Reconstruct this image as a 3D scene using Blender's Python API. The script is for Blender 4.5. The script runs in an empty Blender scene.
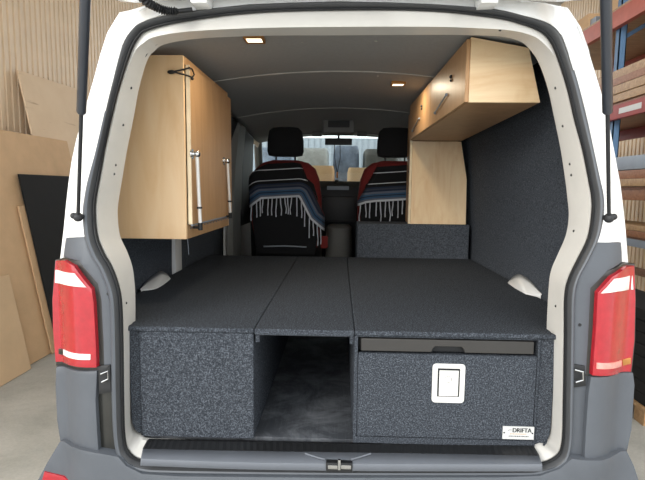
import bpy, bmesh, math, random
from mathutils import Vector, Matrix
from mathutils.bvhtree import BVHTree
random.seed(7)
R = math.radians
sc = bpy.context.scene
COL = sc.collection

# ------------------------------------------------------------------ camera
F, W, H = 485.0, 645, 480
CAM = Vector((0, -1.5, 1.43))
yaw, pit, rol = R(1.93), R(6.1), R(0.6)
fw = Vector((-math.sin(yaw)*math.cos(pit), math.cos(yaw)*math.cos(pit), -math.sin(pit)))
r0 = Vector((math.cos(yaw), math.sin(yaw), 0)); u0 = r0.cross(fw)
rt = r0*math.cos(rol)+u0*math.sin(rol); up = rt.cross(fw)
cd = bpy.data.cameras.new('camera'); cam = bpy.data.objects.new('camera', cd); COL.objects.link(cam)
cd.sensor_width = 36; cd.lens = 36*F/W; cd.clip_start = .02; cd.clip_end = 200
m3 = Matrix((rt, up, -fw)).transposed()
cam.matrix_world = Matrix.Translation(CAM) @ m3.to_4x4()
sc.camera = cam

def ray(px, py): return fw+rt*((px-W/2)/F)-up*((py-H/2)/F)
def P(px, py, X=None, Y=None, Z=None):
    """survey helper: where the sight line through a photo point meets a plane of the place"""
    d = ray(px, py)
    t = (Y-CAM.y)/d.y if Y is not None else ((Z-CAM.z)/d.z if Z is not None else (X-CAM.x)/d.x)
    return CAM+d*t
def clamp(v, a=0., b=1.): return max(a, min(b, v))
def lerp(a, b, t): return a+(b-a)*t
HWZ = [(.3, .94), (1.25, .94), (1.45, .90), (1.6, .865), (1.8, .78), (1.9, .74), (2.0, .70)]
def HW(z):
    for (a, x), (b, y) in zip(HWZ, HWZ[1:]):
        if z <= b: return lerp(x, y, clamp((z-a)/(b-a)))
    return HWZ[-1][1]
def YB(z): return .03+.09*clamp((z-1.2)/.75)
def YC(x, z): return YB(z)+.07*clamp((abs(x)-HW(z)+.13)/.13)**2
def S(px, py, off=0., corner=True):
    y = .05
    for _ in range(12):
        p = P(px, py, Y=y)
        y = .5*y+.5*((YC(p.x, p.z) if corner else YB(p.z))+off)
    return P(px, py, Y=y)

# ------------------------------------------------------------------ materials
MATS = {}
def nt(name):
    m = bpy.data.materials.new(name); m.use_nodes = True
    b = m.node_tree.nodes['Principled BSDF']; MATS[name] = m
    return m, m.node_tree, b
def lin(c): return tuple(((v/255)/12.92 if v/255 <= .04045 else ((v/255+.055)/1.055)**2.4) for v in c)
def coords(t, scale, kind='Object'):
    tc = t.nodes.new('ShaderNodeTexCoord'); mp = t.nodes.new('ShaderNodeMapping')
    mp.inputs['Scale'].default_value = scale
    t.links.new(tc.outputs[kind], mp.inputs['Vector']); return mp.outputs['Vector']
def noise(t, vec, scale, detail=3, rough=.6, dist=0):
    n = t.nodes.new('ShaderNodeTexNoise'); n.inputs['Scale'].default_value = scale
    n.inputs['Detail'].default_value = detail; n.inputs['Roughness'].default_value = rough
    n.inputs['Distortion'].default_value = dist
    t.links.new(vec, n.inputs['Vector']); return n.outputs['Fac']
def ramp(t, fac, stops, const=False):
    r = t.nodes.new('ShaderNodeValToRGB'); e = r.color_ramp.elements
    if const: r.color_ramp.interpolation = 'CONSTANT'
    while len(e) < len(stops): e.new(.5)
    for k, (p, c) in enumerate(stops): e[k].position = p; e[k].color = (*c, 1)
    t.links.new(fac, r.inputs['Fac']); return r.outputs['Color']
def bump(t, b, h, s, d=.01):
    n = t.nodes.new('ShaderNodeBump'); n.inputs['Strength'].default_value = s; n.inputs['Distance'].default_value = d
    t.links.new(h, n.inputs['Height']); t.links.new(n.outputs['Normal'], b.inputs['Normal'])
def plain(name, rgb, rough=.5, metal=0., coat=0., var=.12, scale=9):
    m, t, b = nt(name); c = lin(rgb)
    v = noise(t, coords(t, (1, 1, 1)), scale, 4)
    t.links.new(ramp(t, v, [(.3, tuple(x*(1-var) for x in c)), (.7, tuple(min(1, x*(1+var)) for x in c))]), b.inputs['Base Color'])
    b.inputs['Roughness'].default_value = rough; b.inputs['Metallic'].default_value = metal
    b.inputs['Coat Weight'].default_value = coat
    return m
def carpet(name, dark, mid, light, scale=230):
    m, t, b = nt(name); v = coords(t, (1, 1, 1))
    n = noise(t, v, scale, 2, .7); 
    t.links.new(ramp(t, n, [(.30, lin(dark)), (.52, lin(mid)), (.72, lin(light))]), b.inputs['Base Color'])
    b.inputs['Roughness'].default_value = 1; b.inputs['Specular IOR Level'].default_value = .08
    bump(t, b, n, .6, .004); return m
def wood(name, c1, c2, c3, scale=(14, 14, 1.3), knots=.5):
    m, t, b = nt(name); v = coords(t, scale)
    a = noise(t, v, 1.6, 5, .6, 1.2)
    col = ramp(t, a, [(.25, lin(c1)), (.5, lin(c2)), (.78, lin(c3))])
    v2 = coords(t, (3, 3, 2)); k = noise(t, v2, 2.2, 3, .5, .4)
    kc = ramp(t, k, [(.25, (1, 1, 1)), (.62, (1, 1, 1)), (.85, (.78, .66, .5))])
    mx = t.nodes.new('ShaderNodeMix'); mx.data_type = 'RGBA'; mx.blend_type = 'MULTIPLY'; mx.inputs[0].default_value = knots
    t.links.new(col, mx.inputs[6]); t.links.new(kc, mx.inputs[7]); t.links.new(mx.outputs[2], b.inputs['Base Color'])
    b.inputs['Roughness'].default_value = .42; bump(t, b, a, .05, .003); return m

M = {}
M['carpet'] = carpet('speckled_carpet', (34, 37, 42), (62, 66, 72), (102, 107, 115))
M['lining'] = carpet('lining_carpet', (52, 56, 62), (75, 80, 87), (98, 103, 111), 160)
M['white'] = plain('white_paint', (238, 238, 236), .22, 0, .5, .02)
M['jamb'] = plain('jamb_paint', (212, 209, 203), .35, 0, .2, .04)
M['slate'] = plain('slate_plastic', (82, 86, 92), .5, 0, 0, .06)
M['sill'] = plain('sill_plastic', (102, 106, 113), .45, 0, 0, .06)
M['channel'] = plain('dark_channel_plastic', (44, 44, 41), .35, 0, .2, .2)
M['rubber'] = plain('seal_rubber', (70, 71, 73), .42, 0, 0, .05)
M['black'] = plain('black_plastic', (26, 27, 29), .5, 0, 0, .1)
M['dark'] = plain('dark_trim_plastic', (38, 39, 42), .6, 0, 0, .1)
M['grey_trim'] = plain('grey_trim_plastic', (120, 121, 119), .6, 0, 0, .06)
M['head'] = plain('headliner_grey', (162, 164, 164), .75, 0, 0, .05, 60)
M['joint'] = plain('joint_strip', (176, 176, 170), .5)
M['red'] = plain('red_lens', (164, 28, 40), .18, 0, .8, .12, 40)
M['white_lens'] = plain('clear_lens', (240, 238, 234), .12, 0, .8, .02)
M['pink_lens'] = plain('pale_lens', (226, 150, 140), .15, 0, .6, .2, 60)
M['chrome'] = plain('chrome', (205, 205, 205), .18, 1, 0, .03)
M['steel'] = plain('brushed_steel', (226, 224, 220), .38, .25, 0, .04, 40)
M['strut'] = plain('strut_paint', (66, 70, 78), .3, .3, .4, .05)
M['ply_pale'] = wood('plywood_pale', (232, 190, 140), (238, 200, 154), (243, 210, 168), (7, 7, 1.1))
M['ply_shaded'] = wood('plywood_shaded', (176, 136, 94), (188, 147, 105), (198, 158, 116), (8, 8, 1.2))  # same plywood, with the shade of the inner faces put into its colour
M['ply_knot_h'] = wood('plywood_knotty_lengthwise', (228, 190, 144), (240, 210, 168), (248, 224, 186), (1.6, 9, 9), .9)
M['ply_edge'] = plain('plywood_edge', (238, 220, 186), .5)
M['ply_knot'] = wood('plywood_knotty', (228, 190, 144), (240, 210, 168), (248, 224, 186), (8, 8, 1.6), .9)
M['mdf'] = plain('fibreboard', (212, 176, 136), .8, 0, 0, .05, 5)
M['mdf_pale'] = plain('pale_fibreboard', (220, 188, 150), .8, 0, 0, .05, 5)
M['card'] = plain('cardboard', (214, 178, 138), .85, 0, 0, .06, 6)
M['timber'] = wood('rack_timber', (136, 104, 70), (164, 130, 92), (186, 154, 116), (2, 18, 18), .6)
M['timber_brown'] = wood('brown_timber', (112, 70, 44), (140, 92, 60), (160, 112, 78), (2, 18, 18), .4)
M['orange'] = plain('rack_orange', (176, 92, 74), .5, 0, 0, .1)
M['redpaint'] = plain('rack_red', (150, 64, 60), .5, 0, 0, .1)
M['blue'] = plain('rack_blue', (84, 116, 150), .5, 0, 0, .1)
M['greysteel'] = plain('grey_steel', (140, 148, 158), .45, .2, 0, .08)
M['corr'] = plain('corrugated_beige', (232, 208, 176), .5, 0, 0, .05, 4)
M['roof'] = plain('warehouse_roof', (150, 146, 138), .7)
M['redfabric'] = plain('red_seat_fabric', (112, 30, 28), .9, 0, 0, .15, 60)
M['blackfabric'] = plain('black_seat_fabric', (20, 21, 24), .95, 0, 0, .2, 120)
M['fringe'] = plain('white_wool', (196, 200, 210), .9)
M['bungee'] = plain('black_cord', (22, 20, 20), .6)
M['paper'] = plain('label_white', (196, 196, 194), .4, 0, 0, .01)
M['ink'] = plain('label_ink', (22, 24, 28), .6)
M['ink_orange'] = plain('label_ink_orange', (206, 150, 100), .6)
M['brass'] = plain('brass_bezel', (196, 140, 78), .35, .6)
M['tray'] = plain('tray_grey', (50, 48, 46), .45, 0, 0, .05)
M['goods_blue'] = plain('wrapped_goods_blue', (104, 116, 136), .4, 0, 0, .35, 7)
M['goods_white'] = plain('wrapped_goods_white', (160, 162, 162), .4, 0, 0, .2, 7)
M['goods_dark'] = plain('wrapped_goods_dark', (70, 70, 68), .4, 0, 0, .35, 7)
M['orangecord'] = plain('orange_bead', (210, 130, 60), .5)
M['blacksheet'] = plain('black_sheet', (20, 19, 18), .9, 0, 0, .15)
# concrete floor
m, t, b = nt('concrete'); v = coords(t, (1, 1, 1))
a = noise(t, v, 2.2, 6, .65, .4); a2 = noise(t, v, 60, 3, .7)
col = ramp(t, a, [(.3, lin((160, 158, 150))), (.7, lin((194, 191, 182)))])
mx = t.nodes.new('ShaderNodeMix'); mx.data_type = 'RGBA'; mx.blend_type = 'MULTIPLY'; mx.inputs[0].default_value = .5
t.links.new(col, mx.inputs[6]); t.links.new(ramp(t, a2, [(.35, (.8, .8, .8)), (.6, (1, 1, 1))]), mx.inputs[7])
t.links.new(mx.outputs[2], b.inputs['Base Color']); b.inputs['Roughness'].default_value = .75; bump(t, b, a2, .2, .003); M['concrete'] = m
# dusty ribbed rubber
m, t, b = nt('dusty_rubber'); v = coords(t, (1, 1, 1))
a = noise(t, v, 5, 6, .7, .6); a2 = noise(t, coords(t, (180, 14, 1)), 1, 3)
mx = t.nodes.new('ShaderNodeMix'); mx.data_type = 'RGBA'; mx.blend_type = 'ADD'; mx.inputs[0].default_value = .5
t.links.new(ramp(t, a, [(.45, lin((62, 65, 70))), (.75, lin((128, 131, 136)))]), mx.inputs[6])
t.links.new(ramp(t, a2, [(.5, (0, 0, 0)), (.75, (.05, .05, .055))]), mx.inputs[7])
t.links.new(mx.outputs[2], b.inputs['Base Color']); b.inputs['Roughness'].default_value = .7; M['dusty'] = m
# plywood sheet with a dark scuff
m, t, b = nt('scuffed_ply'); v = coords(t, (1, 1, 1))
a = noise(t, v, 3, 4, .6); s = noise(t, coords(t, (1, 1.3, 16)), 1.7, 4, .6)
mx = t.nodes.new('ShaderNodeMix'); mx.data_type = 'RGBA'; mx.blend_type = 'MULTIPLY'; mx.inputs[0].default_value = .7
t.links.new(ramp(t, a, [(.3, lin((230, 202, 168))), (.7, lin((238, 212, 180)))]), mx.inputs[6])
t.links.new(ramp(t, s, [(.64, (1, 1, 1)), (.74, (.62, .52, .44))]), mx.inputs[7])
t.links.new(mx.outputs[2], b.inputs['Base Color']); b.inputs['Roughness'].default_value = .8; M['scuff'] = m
# striped blanket, stripes run with the weave (UV v = distance from the hem in metres / 0.5)
m, t, b = nt('striped_blanket')
tc = t.nodes.new('ShaderNodeTexCoord'); sp = t.nodes.new('ShaderNodeSeparateXYZ'); t.links.new(tc.outputs['UV'], sp.inputs[0])
K, WH, BL, GB, DB, RD = lin((16, 17, 20)), lin((205, 208, 214)), lin((56, 88, 118)), lin((98, 104, 118)), lin((36, 46, 66)), lin((112, 30, 28))
st = [(0, WH), (.03, GB), (.055, BL), (.085, DB), (.10, BL), (.125, GB), (.155, DB), (.18, lin((60, 64, 76))), (.20, DB), (.225, K), (.27, WH), (.284, K), (.43, WH), (.444, K), (.53, RD)]
t.links.new(ramp(t, sp.outputs['Y'], st, True), b.inputs['Base Color']); b.inputs['Roughness'].default_value = .95
bump(t, b, noise(t, coords(t, (1, 1, 1)), 260, 2), .5, .003); M['blanket'] = m
# glass
m, t, b = nt('windscreen_glass'); t.nodes.remove(b)
tr = t.nodes.new('ShaderNodeBsdfTransparent'); tr.inputs[0].default_value = (.9, .94, .92, 1)
gl = t.nodes.new('ShaderNodeBsdfGlossy'); gl.inputs['Roughness'].default_value = .03
ms = t.nodes.new('ShaderNodeMixShader')
ms.inputs[0].default_value = .05; t.links.new(tr.outputs[0], ms.inputs[1]); t.links.new(gl.outputs[0], ms.inputs[2])
t.links.new(ms.outputs[0], t.nodes['Material Output'].inputs[0]); M['glass'] = m
# lit lamp diffuser
m, t, b = nt('lamp_glow'); b.inputs['Base Color'].default_value = (1, .9, .7, 1)
b.inputs['Emission Color'].default_value = (1, .86, .62, 1); b.inputs['Emission Strength'].default_value = 2.2; M['glow'] = m

# ------------------------------------------------------------------ mesh helpers
class MB:
    def __init__(s): s.bm = bmesh.new(); s.uv = None
    def box(s, x0, x1, y0, y1, z0, z1, bev=0.):
        b = bmesh.new(); bmesh.ops.create_cube(b, size=1)
        for v in b.verts:
            v.co = Vector((lerp(x0, x1, v.co.x+.5), lerp(y0, y1, v.co.y+.5), lerp(z0, z1, v.co.z+.5)))
        if bev: bmesh.ops.bevel(b, geom=b.edges[:], offset=bev, segments=2, affect='EDGES', profile=.7)
        return s.merge(b)
    def merge(s, b):
        t = bpy.data.meshes.new('tmp'); b.to_mesh(t); b.free(); s.bm.from_mesh(t); bpy.data.meshes.remove(t); return s
    def loft(s, rows, close=False, caps=False):
        vs = [[s.bm.verts.new(p) for p in r] for r in rows]
        n = len(rows[0])
        for a, c in zip(vs, vs[1:]):
            for k in range(n if close else n-1):
                q = (a[k], a[(k+1) % n], c[(k+1) % n], c[k])
                if len(set(q)) == 4:
                    try: s.bm.faces.new(q)
                    except ValueError: pass
        if caps:
            s.bm.faces.new(list(reversed(vs[0]))); s.bm.faces.new(vs[-1])
        return s
    def tube(s, pts, rad, n=10, caps=True):
        pts = [Vector(p) for p in pts]; rows = []
        rads = rad if isinstance(rad, (list, tuple)) else [rad]*len(pts)
        d0 = (pts[1]-pts[0]).normalized()
        a = d0.orthogonal().normalized()
        for k, p in enumerate(pts):
            d = (pts[min(k+1, len(pts)-1)]-pts[max(k-1, 0)]).normalized()
            a = (a-d*a.dot(d)).normalized(); c = d.cross(a)
            rows.append([p+(a*math.cos(2*math.pi*q/n)+c*math.sin(2*math.pi*q/n))*rads[k] for q in range(n)])
        return s.loft(rows, True, caps)
    def prism(s, poly, d, bev=0.):
        """closed 3-D polygon pushed along d"""
        b = bmesh.new(); d = Vector(d)
        f = b.faces.new([b.verts.new(p) for p in poly])
        g = bmesh.ops.extrude_face_region(b, geom=[f])
        for v in g['geom']:
            if isinstance(v, bmesh.types.BMVert): v.co += d
        bmesh.ops.recalc_face_normals(b, faces=b.faces[:])
        if bev: bmesh.ops.bevel(b, geom=b.edges[:], offset=bev, segments=2, affect='EDGES', profile=.7)
        return s.merge(b)
    def plate(s, pix, off, thick, step=.03, bev=.006, corner=True):
        """shaped body panel: outline surveyed from the photo, following the curved tail of the van"""
        b = bmesh.new()
        pts = [S(px, py, off, corner) for px, py in pix]
        b.faces.new([b.verts.new((p.x, 0, p.z)) for p in pts])
        xs = [p.x for p in pts]; zs = [p.z for p in pts]
        for lo, hi, no in ((min(xs), max(xs), (1, 0, 0)), (min(zs), max(zs), (0, 0, 1))):
            k = lo+step
            while k < hi:
                bmesh.ops.bisect_plane(b, geom=b.verts[:]+b.edges[:]+b.faces[:], plane_co=Vector(no)*k, plane_no=no, dist=1e-5)
                k += step
        for v in b.verts: v.co.y = (YC(v.co.x, v.co.z) if corner else YB(v.co.z))+off
        g = bmesh.ops.extrude_face_region(b, geom=b.faces[:])
        for v in g['geom']:
            if isinstance(v, bmesh.types.BMVert): v.co.y += thick
        bmesh.ops.recalc_face_normals(b, faces=b.faces[:])
        if bev:
            ed = [e for e in b.edges if len(e.link_faces) == 2 and e.calc_face_angle(0) > R(60)]
            ym = [e for e in ed if all(abs(v.co.y-((YC(v.co.x, v.co.z) if corner else YB(v.co.z))+off)) < 1e-4 for v in e.verts)]
            bmesh.ops.bevel(b, geom=ym, offset=bev, segments=2, affect='EDGES', profile=.5, clamp_overlap=True)
        return s.merge(b)
    def sphere(s, c, r, sc_=(1, 1, 1)):
        b = bmesh.new(); bmesh.ops.create_uvsphere(b, u_segments=16, v_segments=10, radius=r)
        for v in b.verts: v.co = Vector((v.co.x*sc_[0], v.co.y*sc_[1], v.co.z*sc_[2]))+Vector(c)
        return s.merge(b)
    def cyl(s, a, c, r, n=20): return s.tube([a, c], r, n)
    def sup(s, secs, n=28, e=3.2):
        """stack of rounded sections (z, cx, cy, hx, hy)"""
        rows = []
        for z, cx, cy, hx, hy in secs:
            row = []
            for k in range(n):
                a = 2*math.pi*k/n; c, q = math.cos(a), math.sin(a)
                row.append(Vector((cx+hx*math.copysign(abs(c)**(2/e), c), cy+hy*math.copysign(abs(q)**(2/e), q), z)))
            rows.append(row)
        return s.loft(rows, True, True)
    def xf(s, mat): bmesh.ops.transform(s.bm, matrix=mat, verts=s.bm.verts[:]); return s
    def build(s, name, mat, parent=None, smooth=True, solid=0., bevel=0.):
        bmesh.ops.remove_doubles(s.bm, verts=s.bm.verts[:], dist=1e-5)
        bmesh.ops.recalc_face_normals(s.bm, faces=s.bm.faces[:])
        me = bpy.data.meshes.new(name); s.bm.to_mesh(me); s.bm.free()
        o = bpy.data.objects.new(name, me); COL.objects.link(o); me.materials.append(M[mat] if isinstance(mat, str) else mat)
        if smooth:
            for p in me.polygons: p.use_smooth = True
            me.set_sharp_from_angle(angle=R(38))
        if solid:
            md = o.modifiers.new('thickness', 'SOLIDIFY'); md.thickness = solid; md.offset = 0
        if bevel:
            md = o.modifiers.new('soft_edges', 'BEVEL'); md.width = bevel; md.segments = 2; md.limit_method = 'ANGLE'
        if parent:
            o.parent = parent
            par = parent; off = Vector((0, 0, 0))
            while par: off += par.location; par = par.parent
            o.location = -off if parent.type == 'EMPTY' else Vector((0, 0, 0))
        return o
def tag(o, label, cat, group=None):
    o['label'] = label; o['category'] = cat
    if group: o['group'] = group
    return o
def thing(name, loc, label, cat, group=None):
    o = bpy.data.objects.new(name, None); COL.objects.link(o); o.location = loc; o.empty_display_size = .1
    return tag(o, label, cat, group)
def struct(o): o['kind'] = 'structure'; return o
def smooth_loop(pts, n, closed=True):
    """Catmull-Rom with n samples per span"""
    out = []; L = len(pts)
    for k in range(L if closed else L-1):
        g = (lambda i: pts[i % L]) if closed else (lambda i: pts[max(0, min(L-1, i))])
        p0, p1, p2, p3 = g(k-1), g(k), g(k+1), g(k+2)
        for q in range(n):
            t_ = q/n
            out.append(.5*((2*p1)+(p2-p0)*t_+(2*p0-5*p1+4*p2-p3)*t_**2+(3*p1-p0-3*p2+p3)*t_**3))
    if not closed: out.append(pts[-1])
    return out
V = Vector

# ------------------------------------------------------------------ outlines of the tailgate opening (clockwise from top centre)
Bp = [(340, 1), (430, 3.7), (494, 8.6), (528, 16.5), (551, 24), (562, 35), (568, 51), (578, 84), (586.7, 118), (593.4, 150), (600, 180), (603.5, 197), (603.5, 214), (599, 236), (589, 259), (579.5, 276), (575, 296), (574, 335), (573, 400), (571, 445), (561, 466), (538, 474), (500, 475),
      (340, 475), (180, 473), (142, 471), (124, 463), (115, 446), (112, 400), (111, 340), (110, 305), (107, 288), (99, 269), (90, 254), (84.5, 236), (83, 213), (84.5, 198), (88, 180), (96.5, 150), (104, 118), (111, 88), (122, 45), (133, 27.5), (147, 19.5), (180, 12), (250, 4)]
Cp = [(340, 9.5), (430, 10.4), (494, 17), (522, 23.5), (541, 31), (551, 41), (558.5, 58), (568, 88), (575, 118), (583.5, 150), (589.5, 180), (592.5, 197), (592.5, 214), (588.5, 238), (577.5, 261), (569.5, 278), (565.5, 296), (565, 335), (564, 400), (562.5, 444), (555, 458), (535, 465), (500, 466),
      (340, 466), (180, 464), (142, 461), (129, 453), (124.4, 438), (123, 400), (122.2, 340), (121, 305), (118.5, 288), (111.5, 268), (103, 253), (96.5, 236), (94.5, 214), (95, 200), (98.5, 180), (104, 150), (111, 118), (118.5, 88), (130, 52), (138, 37), (148, 29.5), (180, 21.5), (250, 12.5)]
Ep = [(340, 33.5), (430, 33), (480, 33.5), (505, 35), (522, 39.5), (531, 46.5), (541, 61), (550.5, 88), (557, 118), (563.5, 150), (568, 180), (570, 197), (571.5, 216), (568.5, 236), (560, 256), (553.5, 272), (551, 291), (549, 335), (548, 400), (546, 436), (541, 445), (530, 448), (500, 448),
      (340, 447), (180, 442), (150, 441), (140, 438), (134, 427), (132.5, 400), (133, 340), (133, 305), (132.5, 288), (130, 268), (124.5, 252), (117.5, 236), (115, 214), (116.5, 198), (119.5, 180), (124.5, 150), (131, 118), (136.5, 88), (144.5, 60), (152, 49.5), (163, 42.5), (195, 37), (260, 34)]
Bw = [S(*p, corner=False) for p in Bp]; Cw = [S(*p, corner=False) for p in Cp]
Ew = []
for px, py in Ep:
    p = S(px, py, .0, False); y = YB(p.z)+(lerp(.105, .075, clamp((p.z-1.4)/.4)) if p.z > .62 else .055)
    Ew.append(P(px, py, Y=y))
Dw = []
for i, (c, e) in enumerate(zip(Cp, Ep)):
    top = clamp((60-c[1])/45)
    k = lerp(.14, .72, top)
    p = S(lerp(c[0], e[0], k), lerp(c[1], e[1], k), .012, False); Dw.append(p)
N = 5
B_, C_, D_, E_ = (smooth_loop(q, N) for q in (Bw, Cw, Dw, Ew))

# ------------------------------------------------------------------ van
van = thing('van', (0, 2, 0), 'white van seen from behind, tailgate raised over a carpeted camper load bay', 'van')
# door jamb
C0 = [p+V((0, .012, 0)) for p in C_]
E2 = [p+V((0, .02, 0)) for p in E_]
MB().loft([[p+V((0, .03, 0)) for p in B_], C0, D_, E_, E2], True).build('door_jamb', 'jamb', van)
# weather seal: fat outer bead and thin black inner lip
rows = []
for q in range(9):
    a = q/8; rows.append([lerp(b_, c_, a*.80)+V((0, -.022*math.sin(math.pi*a)+.006, 0)) for b_, c_ in zip(B_, C_)])
seal = MB().loft(rows, True).build('weather_seal', 'rubber', van)
rows = []
for q in range(6):
    a = q/5; rows.append([lerp(b_, c_, .78+a*.27)+V((0, -.008*math.sin(math.pi*a)+.006, 0)) for b_, c_ in zip(B_, C_)])
MB().loft(rows, True).build('seal_lip', 'black', seal)
# slate clip-on trim over the outer flank of the seal, sides and sill
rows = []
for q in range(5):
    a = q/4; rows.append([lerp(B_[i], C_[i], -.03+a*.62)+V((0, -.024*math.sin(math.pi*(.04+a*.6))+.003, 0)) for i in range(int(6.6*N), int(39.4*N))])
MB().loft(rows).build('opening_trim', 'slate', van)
# white rear frame: D pillars and roof lip
A_left = [(129, 10.5), (122.5, 14), (116, 23), (110, 35), (103, 53), (96, 78), (86, 112), (75, 150), (70.5, 180), (67, 211), (64.6, 238), (62, 257)]
A_right = [(553, 6), (564, 9), (574, 20), (585, 47), (595, 79), (605, 112), (614, 160), (618, 180), (622, 211), (625, 242), (626, 262)]
top = [(146, 9), (156, 3), (200, -4), (340, -10), (480, -6), (520, 2)]
inner = [(px, py) for px, py in Bp]
ring_in = [p for p in Bp[33:]+Bp[:14]]           # left (90,254) up over the top to the right (599,236)
ring_out = list(reversed(A_left))+top+A_right
fr = ring_out+[(605, 262), (592, 259)]+list(reversed(ring_in))[0:]+[(84, 257)]
MB().plate(fr, .012, .03, .05, .004).build('rear_frame', 'white', van)
# slate trim around the lights
MB().plate([(66, 238), (84, 237), (90, 254), (99, 269), (107, 288), (110, 305), (111, 340), (111.5, 372), (104, 372), (103, 340), (101, 300), (97.5, 284), (79, 261), (63.5, 257)], -.004, .03, .03, .004).build('corner_trim', 'slate', van)
MB().plate([(604, 243), (621, 242.5), (622, 262), (607, 271), (590.5, 288), (588.5, 330), (586, 374), (574, 372), (574, 335), (575, 296), (579.5, 276), (589, 259), (597, 243)], -.004, .03, .03, .004).build('corner_trim', 'slate', van)
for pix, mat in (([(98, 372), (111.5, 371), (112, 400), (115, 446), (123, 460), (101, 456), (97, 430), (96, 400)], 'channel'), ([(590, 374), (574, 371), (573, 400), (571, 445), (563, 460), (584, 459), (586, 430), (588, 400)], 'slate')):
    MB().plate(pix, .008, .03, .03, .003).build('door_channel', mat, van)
# fixing holes
for px, py in ((108, 294), (580, 325)):
    c = S(px, py, -.006); MB().cyl(c, c+V((0, .01, 0)), .005).build('fixing_hole', 'black', van)
jo = bpy.data.objects['door_jamb']
bvh = BVHTree.FromPolygons([v.co.copy() for v in jo.data.vertices], [tuple(p.vertices) for p in jo.data.polygons])
for px, py in ((131, 88), (123, 125), (115.5, 165), (114, 174), (555.5, 88), (563, 126), (570, 164), (571.5, 175), (574, 231), (500, 30), (126, 303), (556, 306)):
    hit = bvh.ray_cast(CAM, ray(px, py).normalized())[0]
    if hit: MB().sphere(hit, .0045, (1, .6, 1)).build('jamb_stud', 'channel', van)
# strikers
for pts, sg in (([(98, 366), (110, 365), (111, 392), (99, 394)], 1), ([(572, 364), (585, 366), (586, 386), (572, 388)], -1)):
    q = MB().plate(pts, -.010, .02, .02, .004).build('door_striker', 'black', van)
    c = [S(px, py, -.022) for px, py in ((101, 374), (108, 371), (108, 379), (102, 382))] if sg > 0 else [S(px, py, -.022) for px, py in ((575, 370), (583, 372), (583, 380), (576, 382))]
    MB().tube([c[0]+V((0, .014, 0)), c[0], c[1], c[2], c[3], c[3]+V((0, .014, 0))], .003, 8).build('striker_loop', 'chrome', q)
# corner bumper panels
MB().plate([(56, 367), (97, 371), (95.5, 400), (97, 430), (98.5, 453), (80, 449), (60, 441), (57, 420), (55.3, 385)], -.012, .05, .03, .008).build('corner_panel', 'slate', van)
MB().plate([(591, 377), (633, 373), (634.5, 385), (631.5, 430), (627, 451), (610, 457.5), (584.5, 460), (586, 430), (588.5, 395)], -.012, .05, .03, .008).build('corner_panel', 'slate', van)
# rear bumper
bp = MB().plate([(60, 441.5), (80, 449.5), (98.5, 453.5), (118, 457), (126, 466), (142, 474), (180, 476.5), (340, 478), (500, 477.5), (540, 476), (560, 469), (572, 459), (584.5, 460.5), (610, 458), (627, 451.5), (634, 466), (640, 485), (642, 560), (500, 610), (180, 610), (28, 560), (37, 482), (47, 463)], -.03, .16, .05, .012).build('bumper', 'slate', van)
MB().plate([(44, 472), (52, 474), (68, 481), (110, 486), (100, 500), (38, 494)], -.036, .02, .03, .003).build('reflector', 'red', bp)
# tail lights
def tail_light(house, red, white, strip):
    h = MB().plate(house, -.002, .05, .03, .004).build('tail_light', 'channel', van)
    MB().plate(red, -.022, .05, .025, .008).build('red_lens', 'red', h)['label'] = 'red lens'
    MB().plate(white, -.026, .03, .025, .002).build('reversing_lens', 'white_lens', h)['label'] = 'white band'
    return h, strip
h, s_ = tail_light([(55, 260), (64, 257.5), (80, 261), (99, 284), (103, 300), (105, 340), (104, 371), (56, 366), (53, 330), (52, 300)],
                   [(55.5, 261), (64, 260.5), (73.7, 266), (91.5, 289), (93.5, 303), (95.5, 340), (96.5, 367.5), (75, 366.5), (55.5, 362), (53, 330), (52.5, 300)],
                   [(55, 270), (74, 273.5), (85.8, 287.5), (70, 286), (54.6, 283)], None)
MB().plate([(58.5, 349), (62.5, 349.5), (62.5, 355), (58.5, 354)], -.026, .03, .02, .001).build('dark_chip', 'channel', h)
MB().plate([(63, 349.5), (90, 354.5), (90, 360), (63, 355)], -.026, .03, .02, .002).build('lower_strip', 'white_lens', h)['label'] = 'white lower strip'
h, s_ = tail_light([(635, 264), (624, 264), (606, 271), (589, 287), (587, 330), (585, 376), (632, 374), (635.5, 340), (636, 300)],
                   [(634.5, 266), (626, 267.5), (612, 277), (598, 292.5), (596, 330), (592.5, 375.5), (612, 375.5), (631, 372), (634.5, 340), (635.5, 300)],
                   [(632.5, 275.5), (615, 279), (601.5, 293.5), (618, 291.5), (633.5, 289.7)], None)
MB().plate([(597, 363), (622, 360.5), (622, 366), (597, 369)], -.026, .03, .02, .002).build('lower_strip', 'pink_lens', h)['label'] = 'pale pink lower strip'
MB().plate([(623, 360), (631, 358), (631, 364), (623, 366)], -.026, .03, .02, .001).build('dark_chip', 'brass', h)

# outer body shell: follows the rear outline then swells to the full section
low_l = [(57, 300), (61, 366), (63, 420), (66, 441)]
low_r = [(630, 300), (628, 373), (626, 430), (621, 451)]
edge = [S(*p, off=.03) for p in list(reversed(low_l))+list(reversed(A_left))+top+A_right+low_r]
full_half = [(.92, .45), (.935, .75), (.94, 1.1), (.935, 1.3), (.92, 1.6), (.88, 1.88), (.82, 2.02), (.72, 2.08), (.5, 2.12), (0, 2.15)]
full = [V((-x, 0, z)) for x, z in full_half]+[V((x, 0, z)) for x, z in reversed(full_half[:-1])]
def resample(pts, n):
    L = [0]
    for a, c in zip(pts, pts[1:]): L.append(L[-1]+(c-a).length)
    out = []; k = 0
    for q in range(n):
        d = L[-1]*q/(n-1)
        while k < len(L)-2 and L[k+1] < d: k += 1
        out.append(lerp(pts[k], pts[k+1], clamp((d-L[k])/max(1e-9, L[k+1]-L[k]))))
    return out
NN = 61
ed = resample(edge, NN); fu = resample(full, NN)
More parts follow.
